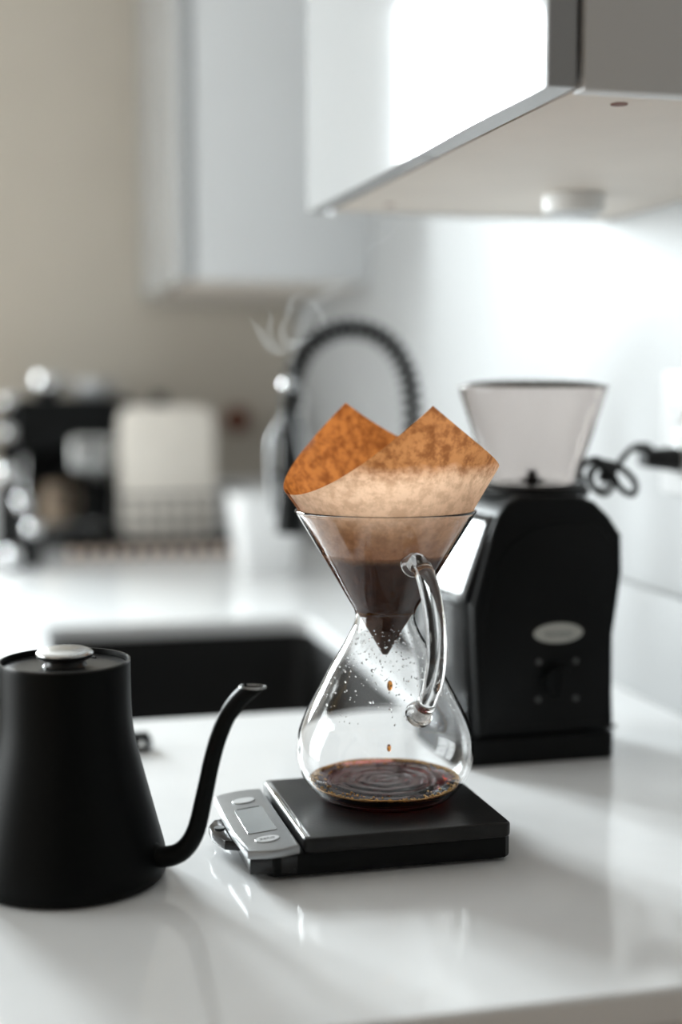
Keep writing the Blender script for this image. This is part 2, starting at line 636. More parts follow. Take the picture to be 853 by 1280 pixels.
# base cabinets carrying it
for k, (y0, y1, lab) in enumerate(((0.70, 1.36, 'white base cabinet under the worktop end nearest the camera'),
                                   (1.362, 2.0, 'white base cabinet around the black sink'),
                                   (2.002, 3.14, 'white base cabinet under the far end of the worktop'))):
    t = thing('base_cabinet', lab, 'cabinet', ((0.0 + WX) / 2, (y0 + y1) / 2, FZ), 'base cabinets under the worktop')
    for ya, yb in ((y0, y0 + .016), (y1 - .016, y1)):
        obj('side_panel', box(NB(), 0.0, WX - .004, ya, yb, FZ, -CT - .0005), 'cab_side', t, smooth=0)
    obj('bottom_panel', box(NB(), 0.0, WX - .004, y0 + .016, y1 - .016, FZ + .1, FZ + .116), 'cab_side', t, smooth=0)
    obj('plinth', box(NB(), 0.05, 0.066, y0 + .016, y1 - .016, FZ, FZ + .1), 'cab_side', t, smooth=0)
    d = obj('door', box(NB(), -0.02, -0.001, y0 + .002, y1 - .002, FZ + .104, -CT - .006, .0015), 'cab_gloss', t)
    obj('handle', tube(NB(), spline([(-.02, y0 + .06, -.11), (-.045, y0 + .06, -.11), (-.045, y0 + .19, -.11), (-.02, y0 + .19, -.11)], 4), .005, 8), 'steel', d)

# sink basin
t = thing('kitchen_sink', 'black undermount sink sunk in the white worktop', 'sink', ((SX0 + SX1) / 2, (SY0 + SY1) / 2, -0.245))
b = NB()
levels = [(0.012, -CT - .0006, .034), (0.0, -CT - .0006, .03), (-0.001, -0.06, .03), (-0.008, -0.20, .035), (-0.018, -0.218, .04), (-0.05, -0.222, .04)]
rings = [[b.verts.new((x, y, z)) for x, y in rrect(SX0 - g, SX1 + g, SY0 - g, SY1 + g, rr, 6)] for g, z, rr in levels]
for a, c in zip(rings[:-1], rings[1:]):
    n = len(a)
    for i in range(n):
        b.faces.new((a[i], a[(i + 1) % n], c[(i + 1) % n], c[i]))
b.faces.new(rings[-1])
# outer shell
lo2 = [[b.verts.new((x, y, z)) for x, y in rrect(SX0 - g, SX1 + g, SY0 - g, SY1 + g, .034, 6)] for g, z in ((0.012, -.05), (0.006, -.06), (-.004, -.235))]
prev = rings[0]
for c in lo2:
    n = len(c)
    for i in range(n):
        b.faces.new((prev[(i + 1) % n], prev[i], c[i], c[(i + 1) % n]))
    prev = c
b.faces.new(prev[::-1])
obj('basin', b, 'sink_black', t)
obj('drain', lathe(NB(), [(0, -.2215), (.03, -.2215), (.042, -.2190), (.045, -.2195), (.046, -.2222)], .263, 1.675, 32), 'steel', t)

# ------------------------------------------------------------------ wall cabinets
def wall_cabinet(label, y0, y1, splits, extra):
    z0, z1 = 0.52, 1.42
    t = thing('wall_cabinet', label, 'cabinet', (0.53, (y0 + y1) / 2, z0), 'white cabinets on the wall')
    xb0, xb1 = 0.3685, WX - .001
    th = 0.018
    for ya in (y0, y1 - th):
        obj('side_panel', box(NB(), xb0, xb1, ya, ya + th, z0 - .002, z1, .001), 'cab_side', t)
    obj('bottom_panel', box(NB(), xb0, xb1, y0 + th, y1 - th, z0, z0 + th), 'cab_under', t, smooth=0)
    obj('top_panel', box(NB(), xb0, xb1, y0 + th, y1 - th, z1 - th, z1), 'cab_side', t, smooth=0)
    obj('back_panel', box(NB(), xb1 - .006, xb1, y0 + th, y1 - th, z0 + th, z1 - th), 'cab_side', t, smooth=0)
    obj('shelf', box(NB(), xb0 + .01, xb1 - .006, y0 + th, y1 - th, 0.95, 0.968), 'cab_side', t, smooth=0)
    ys = [y0] + splits + [y1]
    for a, c in zip(ys[:-1], ys[1:]):
        # slab door, a shadow gap in front of the carcass
        o = [(0.344, 0.5190), (0.3635, 0.5190), (0.3635, z1), (0.344, z1)]
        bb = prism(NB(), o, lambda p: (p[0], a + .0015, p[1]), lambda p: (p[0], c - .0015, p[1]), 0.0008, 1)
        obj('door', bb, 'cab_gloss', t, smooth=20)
    for hx, hy in extra:
        obj('screw_cover', cyl(NB(), (hx, hy, z0 - .0006), (hx, hy, z0 + .001), .0058, 16), 'red_wood', t)
    return t


wall_cabinet('white gloss wall cabinet hanging above the coffee grinder', 0.83, 1.50, [1.115], [(.414, .877), (.60, 1.42), (.414, 1.42)])
wall_cabinet('white wall cabinet hanging in the far corner beyond the sink', 2.49, 3.145, [2.82], [])

t = thing('puck_light', 'round white puck lamp under the cabinet above the grinder', 'lamp', (.566, 1.298, .498))
obj('housing', lathe(NB(), [(0, .5005), (.024, .5005), (.0285, .502), (.030, .506), (.030, .5195), (0, .5195)], .566, 1.298, 40), 'white_plastic', t)
obj('lens', lathe(NB(), [(0, .4985), (.020, .4985), (.0225, .5003), (0, .5003)], .566, 1.298, 32), 'button', t)

# wall socket
t = thing('wall_socket', 'white wall socket plate with the black plug in it', 'socket', (WX - .003, 1.300, .215))
b = prism(NB(), rrect(1.262, 1.338, .222, .348, .006), lambda p: (WX - .0005, p[0], p[1]), lambda p: (WX - .0065, p[0], p[1]), .0015)
obj('plate', b, 'socket', t)
for zz in (.258, .312):
    b = prism(NB(), rrect(1.284, 1.316, zz - .018, zz + .018, .012), lambda p: (WX - .0065, p[0], p[1]), lambda p: (WX - .0085, p[0], p[1]), .0006)
    oo = obj('outlet_face', b, 'socket', t)
    if zz > .3:
        for yy in (1.294, 1.306):
            obj('slot', box(NB(), WX - .0088, WX - .0082, yy - .0011, yy + .0011, zz - .004, zz + .005), 'cab_dark', oo, smooth=0)
obj('screw', cyl(NB(), (WX - .0065, 1.30, .285), (WX - .0075, 1.30, .285), .003, 12), 'steel', t)

# ------------------------------------------------------------------ electronic kitchen scale
t = thing('kitchen_scale', 'black kitchen scale with silver display under the glass carafe', 'scale', (.27, .97, 0))
o = [(.180, .908), (.184, .904), (.350, .904), (.354, .908), (.354, 1.040), (.350, 1.044), (.184, 1.044), (.180, 1.040)]
b = prism(NB(), o, lambda p: (p[0], p[1], .0025), lambda p: (p[0], p[1], .0185), .002)
obj('base', b, 'plastic_black', t)
for fx in (.195, .34):
    for fy in (.92, 1.03):
        obj('foot', cyl(NB(), (fx, fy, 0.0), (fx, fy, .0045), .007, 16), 'rubber', t)
o = rrect(.2035, .3525, .8975, 1.045, .006, 5)
b = prism(NB(), o, lambda p: (p[0], p[1], .0195), lambda p: (p[0], p[1], .0300), .0022, 3)
obj('platform', b, 'platform', t)
b = prism(NB(), [(.2062, .903), (.2092, .903), (.2092, 1.039), (.2062, 1.039)], lambda p: (p[0], p[1], .0285), lambda p: (p[0] if p[0] > .208 else p[0] - .0025, p[1], .0302), .0006)
obj('platform_lip', b, 'chrome', t)
# display block, pulled out on the left
def dz(x):
    return .0235 + (x - .163) / .037 * .0035
o = []
for i in range(9):
    u = -1 + 2 * i / 8
    o.append((.1995 - .0 * u, .966 + .066 * u))
o = [(.2000, .897), (.2000, 1.034)]
arcb = [(.2000 - .0365 * i / 6, 1.034 + .0035 * math.sin(PI * i / 6)) for i in range(1, 6)]
side = [(.1635, 1.031), (.1625, .99), (.1625, .945), (.1655, .903)]
arcf = [(.1655 + .0345 * i / 6, .903 - .006 * math.sin(PI * (i / 6) * .5) - .003 * math.sin(PI * i / 6)) for i in range(1, 6)]
o = o + arcb + side + arcf
b = prism(NB(), o, lambda p: (p[0], p[1], dz(p[0]) - .0065), lambda p: (p[0], p[1], dz(p[0])), .0016, 3)
dp = obj('display_panel', b, 'scale_silver', t)
b = prism(NB(), [(.1995, .902), (.1995, 1.030), (.168, 1.028), (.168, .908)], lambda p: (p[0], p[1], .005), lambda p: (p[0], p[1], dz(p[0]) - .0062), .001)
obj('display_underside', b, 'plastic_gloss', t)
b = prism(NB(), rrect(.1715, .1925, .934, .990, .002, 3), lambda p: (p[0], p[1], dz(p[0]) - .0002), lambda p: (p[0], p[1], dz(p[0]) + .0005), .0003, 1)
obj('display_window', b, 'lcd', dp)
b = prism(NB(), rrect(.1735, .1905, .9895, .9915, .0008, 2), lambda p: (p[0], p[1], dz(p[0]) - .0002), lambda p: (p[0], p[1], dz(p[0]) + .0008))
obj('window_edge', b, 'mark', dp)
for yy in (1.009, .918):
    el = [(.182 + .0085 * math.cos(2 * PI * i / 28), yy + .0062 * math.sin(2 * PI * i / 28)) for i in range(28)]
    b = prism(NB(), el, lambda p: (p[0], p[1], dz(p[0]) - .0002), lambda p: (p[0], p[1], dz(p[0]) + .0008), .0003, 1)
    obj('button', b, 'button', dp)
text_mesh('button_print', 'ZERO', .0042, 'ink', dp, (.182, .918, dz(.182) + .00085), (1, 0, .095), (0, 1, 0), .0001)
# grip tab of the pull-out display
o = [(.168, .945), (.168, 1.0), (.158, .998), (.152, .985), (.152, .968), (.158, .950)]
b = prism(NB(), o, lambda p: (p[0], p[1], .009), lambda p: (p[0], p[1], .0165), .0015)
g = obj('pull_tab', b, 'plastic_gloss', t)
obj('release_button', cyl(NB(), (.1585, .976, .0160), (.1585, .976, .0176), .0038, 18), 'mark', g)

# ------------------------------------------------------------------ glass carafe
AX, AY = .2845, .984
RT = Vector((math.cos(YAW), -math.sin(YAW), 0))      # to the right as the carafe is turned
AW = Vector((math.sin(YAW), math.cos(YAW), 0))       # away from the counter's near end
ZB = .0303


def axis_pt(lat, away, z):
    p = Vector((AX, AY, 0)) + RT * lat + AW * away
    return Vector((p.x, p.y, z))


outer = [(.0495, .0318), (.0560, .0385), (.0622, .0475), (.0652, .0565), (.0660, .0655), (.0648, .0770), (.0614, .0870), (.0561, .0985),
         (.0490, .1115), (.0415, .1260), (.0335, .1395), (.0270, .1510), (.0232, .1595), (.0222, .1660), (.0235, .1710), (.0268, .1765),
         (.0318, .1850), (.0412, .2010), (.0552, .2240), (.0640, .2385), (.0655, .2415)]
ov = [tuple(v) for v in spline([(*p, 0) for p in outer], 3)]
ov = [(p[0], p[1]) for p in ov]
TH = .0017
inn = []
for i, (rr, zz) in enumerate(ov):
    a = ov[max(0, i - 1)]
    c = ov[min(len(ov) - 1, i + 1)]
    dx, dz_ = c[0] - a[0], c[1] - a[1]
    l = math.hypot(dx, dz_)
    inn.append((rr - TH * dz_ / l, zz + TH * dx / l))
prof = [(0, ZB + .0005), (.035, ZB + .0004), (.0445, ZB), (.0478, ZB + .0005)] + ov + [(.0664, .2422), (.0665, .2432), (.0658, .2440), (.0647, .2440), (.0640, .2434)] + inn[::-1][1:] + [(.044, inn[0][1] - .0004), (0, ZB + .0030)]
t = thing('coffee_carafe', 'hourglass glass coffee carafe with glass handle on the black scale', 'carafe', (AX, AY, ZB))
obj('glass_body', lathe(NB(), prof, AX, AY, 96), 'glass', t, smooth=60)


def inner_r(z):
    best = None
    for (r0, z0), (r1, z1) in zip(inn[:-1], inn[1:]):
        if z0 <= z <= z1:
            return r0 + (r1 - r0) * (z - z0) / max(1e-9, z1 - z0)
    return inn[0][0]


# handle: a solid bent glass rod on the side of the carafe
ha = math.radians(-68)


def hp(rad, z, a=ha):
    return axis_pt(rad * math.cos(a), rad * math.sin(a), z)


pts = [hp(.0470, .2085), hp(.0540, .2105), hp(.0640, .2075), hp(.0760, .1930), hp(.0850, .1700), hp(.0865, .1480), hp(.0800, .1270), hp(.0690, .1120), hp(.0585, .1035)]
pth = spline(pts, 8)
rad = []
for i in range(len(pth)):
    u = i / (len(pth) - 1)
    rad.append(.0070 + .0022 * math.exp(-((u - .0) / .07) ** 2) + .0030 * math.exp(-((u - 1.0) / .06) ** 2))
obj('handle', tube(NB(), pth, rad, 24), 'glass', t, smooth=60)

# film of coffee where the paper touches the neck
ring = [axis_pt((inner_r(.1695) - .0006) * math.cos(a), (inner_r(.1695) - .0006) * math.sin(a), .1695 + .0008 * math.sin(3 * a)) for a in [2 * PI * i / 48 for i in range(49)]]
obj('coffee_film', tube(NB(), ring, .0012, 8, caps=False), 'amber', t, smooth=180)

# droplets clinging to the glass above the coffee
b = NB()
for k in range(480):
    z = random.choice((random.uniform(.095, .158), random.uniform(.12, .158)))
    a = random.uniform(-PI, 0.15) if random.random() < .8 else random.uniform(0, PI)
    rr = inner_r(z) - .0003
    s = random.uniform(.0003, .00085) * (1.6 if random.random() < .08 else 1)
    p = axis_pt(rr * math.cos(a), rr * math.sin(a), z)
    ball(b, p, s, 6)
tag(obj('condensation', b, 'water', t, smooth=180), 'tiny water droplets inside the carafe neck', kind='stuff')

# brewed coffee in the bowl of the carafe
ZC = .0425
cp = [(0, inn[0][1] + .0004)]
cp += [(.040, inn[0][1] + .0004)]
for (rr, zz) in inn:
    if zz < ZC - .001 and zz > inn[0][1] + .0006:
        cp.append((rr - .0003, zz))
rc = inner_r(ZC) - .0003
cp += [(rc, ZC), (rc - .0015, ZC - .0005)] + [(rc * q, ZC - .0006) for q in (.9, .75, .6, .45, .3, .15)] + [(0, ZC - .0006)]
co = obj('brewed_coffee', lathe(NB(), cp, AX, AY, 72), 'coffee', origin=(AX, AY, ZC - .0006), smooth=50)
tag(co, 'dark red brewed coffee pooled in the bottom of the glass carafe', 'coffee')
b = NB()
for k in range(430):
    a = random.uniform(0, 2 * PI)
    g = abs(random.gauss(0, .0016)) if random.random() < .85 else random.uniform(0, .012)
    s = random.uniform(.0004, .0013)
    rr = rc - .0012 - g - s * .5
    p = axis_pt(rr * math.cos(a), rr * math.sin(a), ZC - .0004)
    ball(b, p, s, 8, (1, 1, .6))
tube(b, [axis_pt((rc - .0010) * math.cos(a), (rc - .0010) * math.sin(a), ZC - .0002 + .0003 * math.sin(7 * a)) for a in [2 * PI * i / 72 for i in range(73)]], .0005, 6, caps=False)
tag(obj('foam_bubbles', b, 'foam', co, smooth=180), 'golden foam bubbles around the coffee edge', kind='stuff')
for lat, z, s in ((.0035, .1125, .0022), (.0030, .0655, .0016)):
    b = ball(NB(), axis_pt(lat, 0, z), s, 14, (1, 1, 1.8))
    tag(obj('coffee_drop', b, 'amber', smooth=180), ('larger amber coffee drop falling just below the filter tip' if z > .1 else
        'small amber coffee drop falling just above the brewed coffee'), 'drop', 'drops falling inside the carafe')

# ------------------------------------------------------------------ paper filter with wet grounds
ZA = .1325                                     # tip of the cone
HA = math.radians(30.0)
A0 = math.radians(20)                          # the two low fold corners lie along this direction


def filter_pt(phi, f, inset=0.0, short=1.0):
    th = 2 * phi
    s = (.1535 + .0075 * math.cos(th)) * short
    L = s / max(abs(math.cos(phi)), abs(math.sin(phi)))
    l = .004 + (L - .004) * f
    r = l * math.sin(HA) - inset
    z = l * math.cos(HA)
    a = th + A0
    zz = ZA + z
    tt = max(0.0, (zz - .243) / .08)
    tt = min(1.4, tt)
    # free paper above the rim straightens between the two folds
    u = math.cos(th) * r
    v = math.sin(th) * r
    v *= 1 - .22 * tt
    u *= 1 + .05 * min(tt, .5)
    w = .0010 * tt * math.sin(th * 3 + 1.0)
    v += w
    if math.cos(th) < 0:
        zz -= .006 * min(1, tt * 2) * abs(math.cos(th)) ** 2
    lat = u * math.cos(A0) - v * math.sin(A0)
    aw = u * math.sin(A0) + v * math.cos(A0)
    return axis_pt(lat, aw, zz)


def filter_sheet(p0, p1, n, rows, inset, short):
    bm = NB()
    g = [[bm.verts.new(filter_pt(p0 + (p1 - p0) * i / n, (j / rows), inset, short)) for j in range(rows + 1)] for i in range(n + 1)]
    for i in range(n):
        for j in range(rows):
            bm.faces.new((g[i][j], g[i + 1][j], g[i + 1][j + 1], g[i][j + 1]))
    return bm


ZS = .2110
M['paper'] = paper_mat(ZS - ZA - .001, .139)
M['paper_folded'] = paper_mat(ZS - ZA - .001, .108, ((0.36, 0.120, 0.028), (0.32, 0.100, 0.020)))
t = thing('paper_filter', 'brown paper coffee filter standing in the glass carafe', 'filter', (AX, AY, ZA))
obj('single_layer_side', filter_sheet(PI * .5, PI, 60, 40, 0.0, 1.0), 'paper', t, smooth=80)
obj('folded_layer_side', filter_sheet(0, PI * .5, 60, 40, 0.0, 1.0), 'paper_folded', t, smooth=80)
obj('fold_edge', filter_sheet(PI * .43, PI * .515, 14, 30, 0.0009, .985), 'paper_folded', t, smooth=80)

# wet grounds fill the cone to the brew line
b = NB()
sl = [(0, ZA + .006)]
for i in range(1, 9):
    z = ZA + .006 + (ZS - ZA - .006) * i / 8
    sl.append(((z - ZA) * math.tan(HA) - .0018, z))
sl += [(sl[-1][0] - .004, ZS - .001), (sl[-1][0] * .5, ZS - .004), (0, ZS - .006)]
gr = obj('wet_coffee_grounds', lathe(b, sl, AX, AY, 48), 'slurry', smooth=60)
tag(gr, 'dark wet coffee grounds filling the paper filter', 'coffee grounds')

# ------------------------------------------------------------------ gooseneck kettle
KX, KY = .0500, .9498
t = thing('gooseneck_kettle', 'matte black gooseneck kettle standing left of the scale', 'kettle', (KX, KY, 0))
kp = [(.0600, .0000), (.0640, .0015), (.0662, .0050), (.0668, .0100), (.0655, .0200), (.0616, .0350), (.0556, .0580), (.0502, .0790),
      (.0466, .0940), (.0448, .1060), (.0441, .1180), (.0438, .1350), (.0437, .1490)]
ks = [(p[0], p[1]) for p in spline([(*p, 0) for p in kp], 4)]
prof = [(0, .0008), (.056, .0008)] + ks + [(.0433, .1500), (.0424, .1500), (.0421, .1492), (.0421, .1440), (0, .1440)]
obj('body', lathe(NB(), prof, KX, KY, 96), 'kettle_black', t, smooth=40)
obj('rim', lathe(NB(), [(.0425, .1490), (.0437, .1490), (.0437, .1503), (.0425, .1503)], KX, KY, 96, closed=True), 'lid_black', t, smooth=40)
lp = [(0, .1442), (.0415, .1442), (.0415, .1462), (.0405, .1468), (.030, .1462), (.020, .1462), (.0150, .1462), (.0135, .1480), (.0130, .1510), (0, .1510)]
ld = obj('lid', lathe(NB(), lp, KX, KY, 80), 'lid_black', t, smooth=35)
for a in (35, 215):
    a = math.radians(a) + .3
    c = Vector((KX + .030 * math.cos(a), KY + .030 * math.sin(a), .1463))
    d = Vector((-math.sin(a), math.cos(a), 0)) * .0045
    obj('vent_slot', tube(NB(), [c - d, c + d], .0012, 8), 'cab_dark', ld)
obj('knob', lathe(NB(), [(0, .1505), (.0165, .1508), (.0188, .1525), (.0192, .1545)], KX, KY, 56), 'lid_black', ld)
obj('knob_cap', lathe(NB(), [(.0191, .1543), (.0190, .1552), (.0176, .1566), (.0140, .1580), (.0080, .1590), (0, .1593)], KX, KY, 56), 'steel', ld, smooth=60)
# spout
sa = math.radians(-14)


def kpnt(rad_, z, a=None):
    a = sa if a is None else a
    p = Vector((KX, KY, 0)) + RT * (rad_ * math.cos(a)) + AW * (rad_ * math.sin(a))
    return Vector((p.x, p.y, z))


sp = [(.0560, .0205), (.0690, .0195), (.0800, .0230), (.0880, .0310), (.0935, .0430), (.0985, .0640), (.1035, .0860), (.1085, .1030),
      (.1150, .1180), (.1225, .1290), (.1310, .1370)]
pth = spline([kpnt(*p) for p in sp], 8)
m_ = len(pth)
rad = [.0074 - .0017 * min(1, (i / m_) * 1.8) for i in range(m_)]
b = tube(NB(), pth, rad, 20, caps=False)
# the mouth is cut level
b.verts.ensure_lookup_table()
td = (pth[-1] - pth[-3]).normalized()
for v in b.verts[-20:]:
    v.co += td * max(-.006, min(.012, (.1385 - v.co.z) / max(.25, td.z)))
lipring = [v.co.copy() for v in b.verts[-20:]]
sp_o = obj('spout', b, 'kettle_black', t, smooth=50)
md = sp_o.modifiers.new('wall', 'SOLIDIFY')
md.thickness = .0009
md.offset = -1
obj('spout_lip', tube(NB(), lipring + [lipring[0]], .0005, 6, caps=False), 'steel', sp_o)
obj('spout_collar', tube(NB(), [kpnt(.0595, .0203), kpnt(.0650, .0198)], [.0098, .0075], 20), 'kettle_black', t)
# handle on the other side
ha2 = PI + sa
pts = [kpnt(.0430, .1330, ha2), kpnt(.0600, .1345, ha2), kpnt(.0850, .1340, ha2), kpnt(.0960, .1250, ha2), kpnt(.0960, .1000, ha2), kpnt(.0940, .0600, ha2), kpnt(.0920, .0420, ha2)]
obj('handle', tube(NB(), spline(pts, 6), [.0065, .0065, .0075, .0085, .0095, .0095, .0085], 16), 'plastic_black', t)
obj('handle_bracket', tube(NB(), [kpnt(.0425, .1180, ha2), kpnt(.0550, .1180, ha2), kpnt(.0900, .1180, ha2)], .0035, 10), 'kettle_black', t)

# small dark clip lying behind the kettle
t = thing('plastic_clip', 'small dark plastic clip lying on the worktop behind the kettle', 'clip', (.120, 1.270, 0))
b = prism(NB(), [(.086, 1.285), (.094, 1.265), (.141, 1.262), (.146, 1.275), (.140, 1.288)], lambda p: (p[0], p[1], 0.0002), lambda p: (p[0] - .001, p[1], .011), .0015)
obj('jaw', b, 'plastic_gloss', t)
b = prism(NB(), rrect(.090, .1425, 1.2675, 1.2835, .004, 4), lambda p: (p[0], p[1], .011), lambda p: (p[0], p[1], .0145), .001)
obj('lever', b, 'plastic_black', t)
obj('hinge_pin', cyl(NB(), (.1335, 1.259, .0085), (.1335, 1.290, .0085), .003, 14), 'steel', t)

# ------------------------------------------------------------------ coffee grinder
GY0, GY1 = 1.14, 1.262
GYc = (GY0 + GY1) / 2
t = thing('coffee_grinder', 'black coffee grinder with clear bean hopper beside the bright wall', 'grinder', (.48, GYc, 0))
side = [(.414, .026), (.4125, .060), (.410, .100), (.4085, .140), (.411, .152), (.426, .208), (.431, .221), (.440, .232), (.452, .2375), (.507, .2365),
        (.522, .232), (.5365, .2185), (.5485, .2015), (.5495, .168), (.546, .140), (.5420, .112), (.5425, .060), (.5440, .026)]
b = prism(NB(), side, lambda p: (p[0], GY0, p[1]), lambda p: (p[0], GY1, p[1]), .004, 3)
obj('body', b, 'plastic_black', t)
b = prism(NB(), rrect(.396, .5455, GY0 - .001, GY1 + .001, .008, 5), lambda p: (p[0], p[1], .0), lambda p: (p[0], p[1], .0245), .002)
obj('base', b, 'plastic_black', t)
# raised side panel
pan = [(.4205, .034), (.4195, .090), (.4205, .140), (.428, .172), (.440, .194), (.458, .208), (.482, .2145), (.512, .2165), (.527, .209), (.538, .197), (.540, .165),
       (.5345, .112), (.535, .034)]
b = prism(NB(), pan, lambda p: (p[0], GY0 + .001, p[1]), lambda p: (p[0], GY0 - .0018, p[1]), .001)
sp_ = obj('side_panel', b, 'plastic_black', t)
# glossy chute cover on the front
fr = [(.4010, .143), (.4045, .153), (.4240, .208), (.4285, .220)]
b = NB()
g = []
for (x, z) in fr:
    row = []
    for i in range(9):
        v = -1 + 2 * i / 8
        row.append(b.verts.new((x - .0030 - .0052 * v, GYc + v * .054, z)))
    g.append(row)
for r0, r1 in zip(g[:-1], g[1:]):
    for i in range(8):
        b.faces.new((r0[i], r0[i + 1], r1[i + 1], r1[i]))
fc = obj('chute_cover', b, 'plastic_gloss', t, smooth=60)
md = fc.modifiers.new('wall', 'SOLIDIFY')
md.thickness = .003
md.offset = 0
# grounds bin
o = []
for i in range(15):
    a = PI / 2 + PI * i / 14
    o.append((.409 + .019 * math.cos(a), GYc + .045 * math.sin(a)))
b = prism(NB(), o, lambda p: (p[0], p[1], .0255), lambda p: (p[0] - .001, p[1], .1415), .002)
obj('grounds_bin', b, 'bin', t)
# badge, dial and marks on the side
def sd(x, z):
    return (x, GY0 - .0018, z)
el = [(.4878 + .0232 * math.cos(2 * PI * i / 40), .1165 + .0090 * math.sin(2 * PI * i / 40)) for i in range(40)]
b = prism(NB(), el, lambda p: (p[0], GY0 - .0018, p[1]), lambda p: (p[0], GY0 - .0032, p[1]), .0004, 1)
bd = obj('badge', b, 'badge', t)
text_mesh('badge_lettering', 'baratza', .0085, 'ink', bd, (.4878, GY0 - .0033, .1162), (1, 0, 0), (0, 0, 1), .0001)
b = NB()
tube(b, [(.4876, GY0 - .0018, .0742), (.4876, GY0 - .013, .0742)], [.0155, .0140], 36)
kn = obj('dial', b, 'plastic_black', t)
obj('dial_grip', box(NB(), .4851, .4901, GY0 - .0165, GY0 - .0125, .0610, .0874, .0012), 'plastic_black', kn)
for x, z in ((.4700, .0913), (.5050, .0905), (.4697, .0576), (.5055, .0570)):
    obj('dial_mark', cyl(NB(), (x, GY0 - .0018, z), (x, GY0 - .0024, z), .0024, 14), 'mark', t)
obj('body_screw', cyl(NB(), (.5445, GY0 + .004, .0275), (.5475, GY0 + .004, .0275), .0022, 10), 'steel', t)
# hopper collar, hopper, lid
HX, HY = .4868, GYc
obj('hopper_collar', lathe(NB(), [(0, .2355), (.052, .2355), (.052, .2400), (.047, .2440), (.0405, .2450), (0, .2450)], HX, HY, 48), 'plastic_black', t)
ho = [(.0385, .2452), (.0405, .2462), (.0440, .2560), (.0660, .3250), (.0672, .3300), (.0672, .3320), (.0650, .3320), (.0640, .3258), (.0420, .2568), (.0385, .2475)]
hh = obj('hopper', lathe(NB(), ho, HX, HY, 64, closed=True), 'smoke', t, smooth=40)
obj('hopper_rim', lathe(NB(), [(.0660, .3318), (.0684, .3318), (.0684, .3336), (.0660, .3336)], HX, HY, 64, closed=True), 'hob', hh)
obj('hopper_lid', lathe(NB(), [(0, .3410), (.030, .3402), (.052, .3378), (.0665, .3342), (.0672, .3337), (.0655, .3330), (.050, .3360), (.030, .3382), (0, .3388)], HX, HY, 64), 'smoke', t, smooth=50)
obj('bean_feeder', lathe(NB(), [(0, .2450), (.012, .2450), (.011, .2490), (.005, .2510), (.004, .2570), (0, .2570)], HX, HY, 24), 'plastic_black', t)
obj('hopper_tab', box(NB(), HX - .056, HX - .046, HY - .012, HY + .004, .2375, .2500, .002), 'smoke', t)

# power cord, bundled, running to the wall socket
cord = [(.548, 1.245, .100), (.556, 1.245, .150), (.556, 1.24, .205), (.548, 1.225, .240), (.538, 1.205, .246), (.532, 1.195, .258), (.545, 1.190, .266), (.562, 1.195, .255),
        (.575, 1.200, .238), (.590, 1.205, .232), (.594, 1.210, .243), (.580, 1.210, .256), (.560, 1.210, .262), (.548, 1.210, .252), (.553, 1.212, .238),
        (.567, 1.215, .232), (.575, 1.218, .243), (.566, 1.218, .255), (.562, 1.214, .246), (.572, 1.212, .252), (.585, 1.220, .264), (.600, 1.235, .2715), (.617, 1.262, .2725)]
t2 = obj('power_cord', tube(NB(), spline(cord, 8), .0031, 10), 'rubber', t)
b = tube(NB(), spline([(.617, 1.262, .2725), (.630, 1.278, .2722), (.648, 1.294, .2700)], 4), [.0036, .0048, .0062], 12)
obj('strain_relief', b, 'rubber', t2)
b = prism(NB(), rrect(1.285, 1.315, .247, .272, .008, 4), lambda p: (.645, p[0] * .7 + 1.2985 * .3, p[1] * .7 + .2625 * .3), lambda p: (WX - .0088, p[0], p[1] - .001), .002)
obj('plug', b, 'rubber', t2)
b = tube(NB(), [(.560 + .008 * math.cos(a), 1.213, .247 + .010 * math.sin(a)) for a in [2 * PI * i / 16 for i in range(17)]], .0016, 8)
obj('cable_tie', b, 'rubber', t2)

M['faucet_black'] = mat('satin black faucet', (0.003, 0.003, 0.003), 0.5, var=0.05, spec=0.1)
# ------------------------------------------------------------------ spring faucet behind the sink
FX, FY = .533, 1.72
t = thing('spring_faucet', 'black spring neck faucet arching over the sink', 'faucet', (FX, FY, 0))
obj('base_plate', lathe(NB(), [(0, .0002), (.027, .0002), (.027, .006), (.020, .010), (0, .010)], FX, FY, 32), 'plastic_gloss', t)
obj('stem', tube(NB(), [(FX, FY, .008), (FX, FY, .20)], .0125, 20), 'plastic_gloss', t)
lv = obj('lever', tube(NB(), spline([(FX, FY + .012, .07), (FX, FY + .05, .078), (FX, FY + .085, .10)], 5), [.009, .006, .005], 12), 'plastic_gloss', t)
arc = [(FX, FY, .19), (FX, FY, .26), (FX - .001, FY, .315), (FX - .012, FY, .358), (FX - .040, FY, .392), (FX - .080, FY, .404), (FX - .118, FY, .394), (FX - .146, FY, .366),
       (FX - .158, FY, .330), (FX - .160, FY, .29)]
arc = spline(arc, 12)
obj('hose', tube(NB(), arc, .0060, 14), 'faucet_black', t)
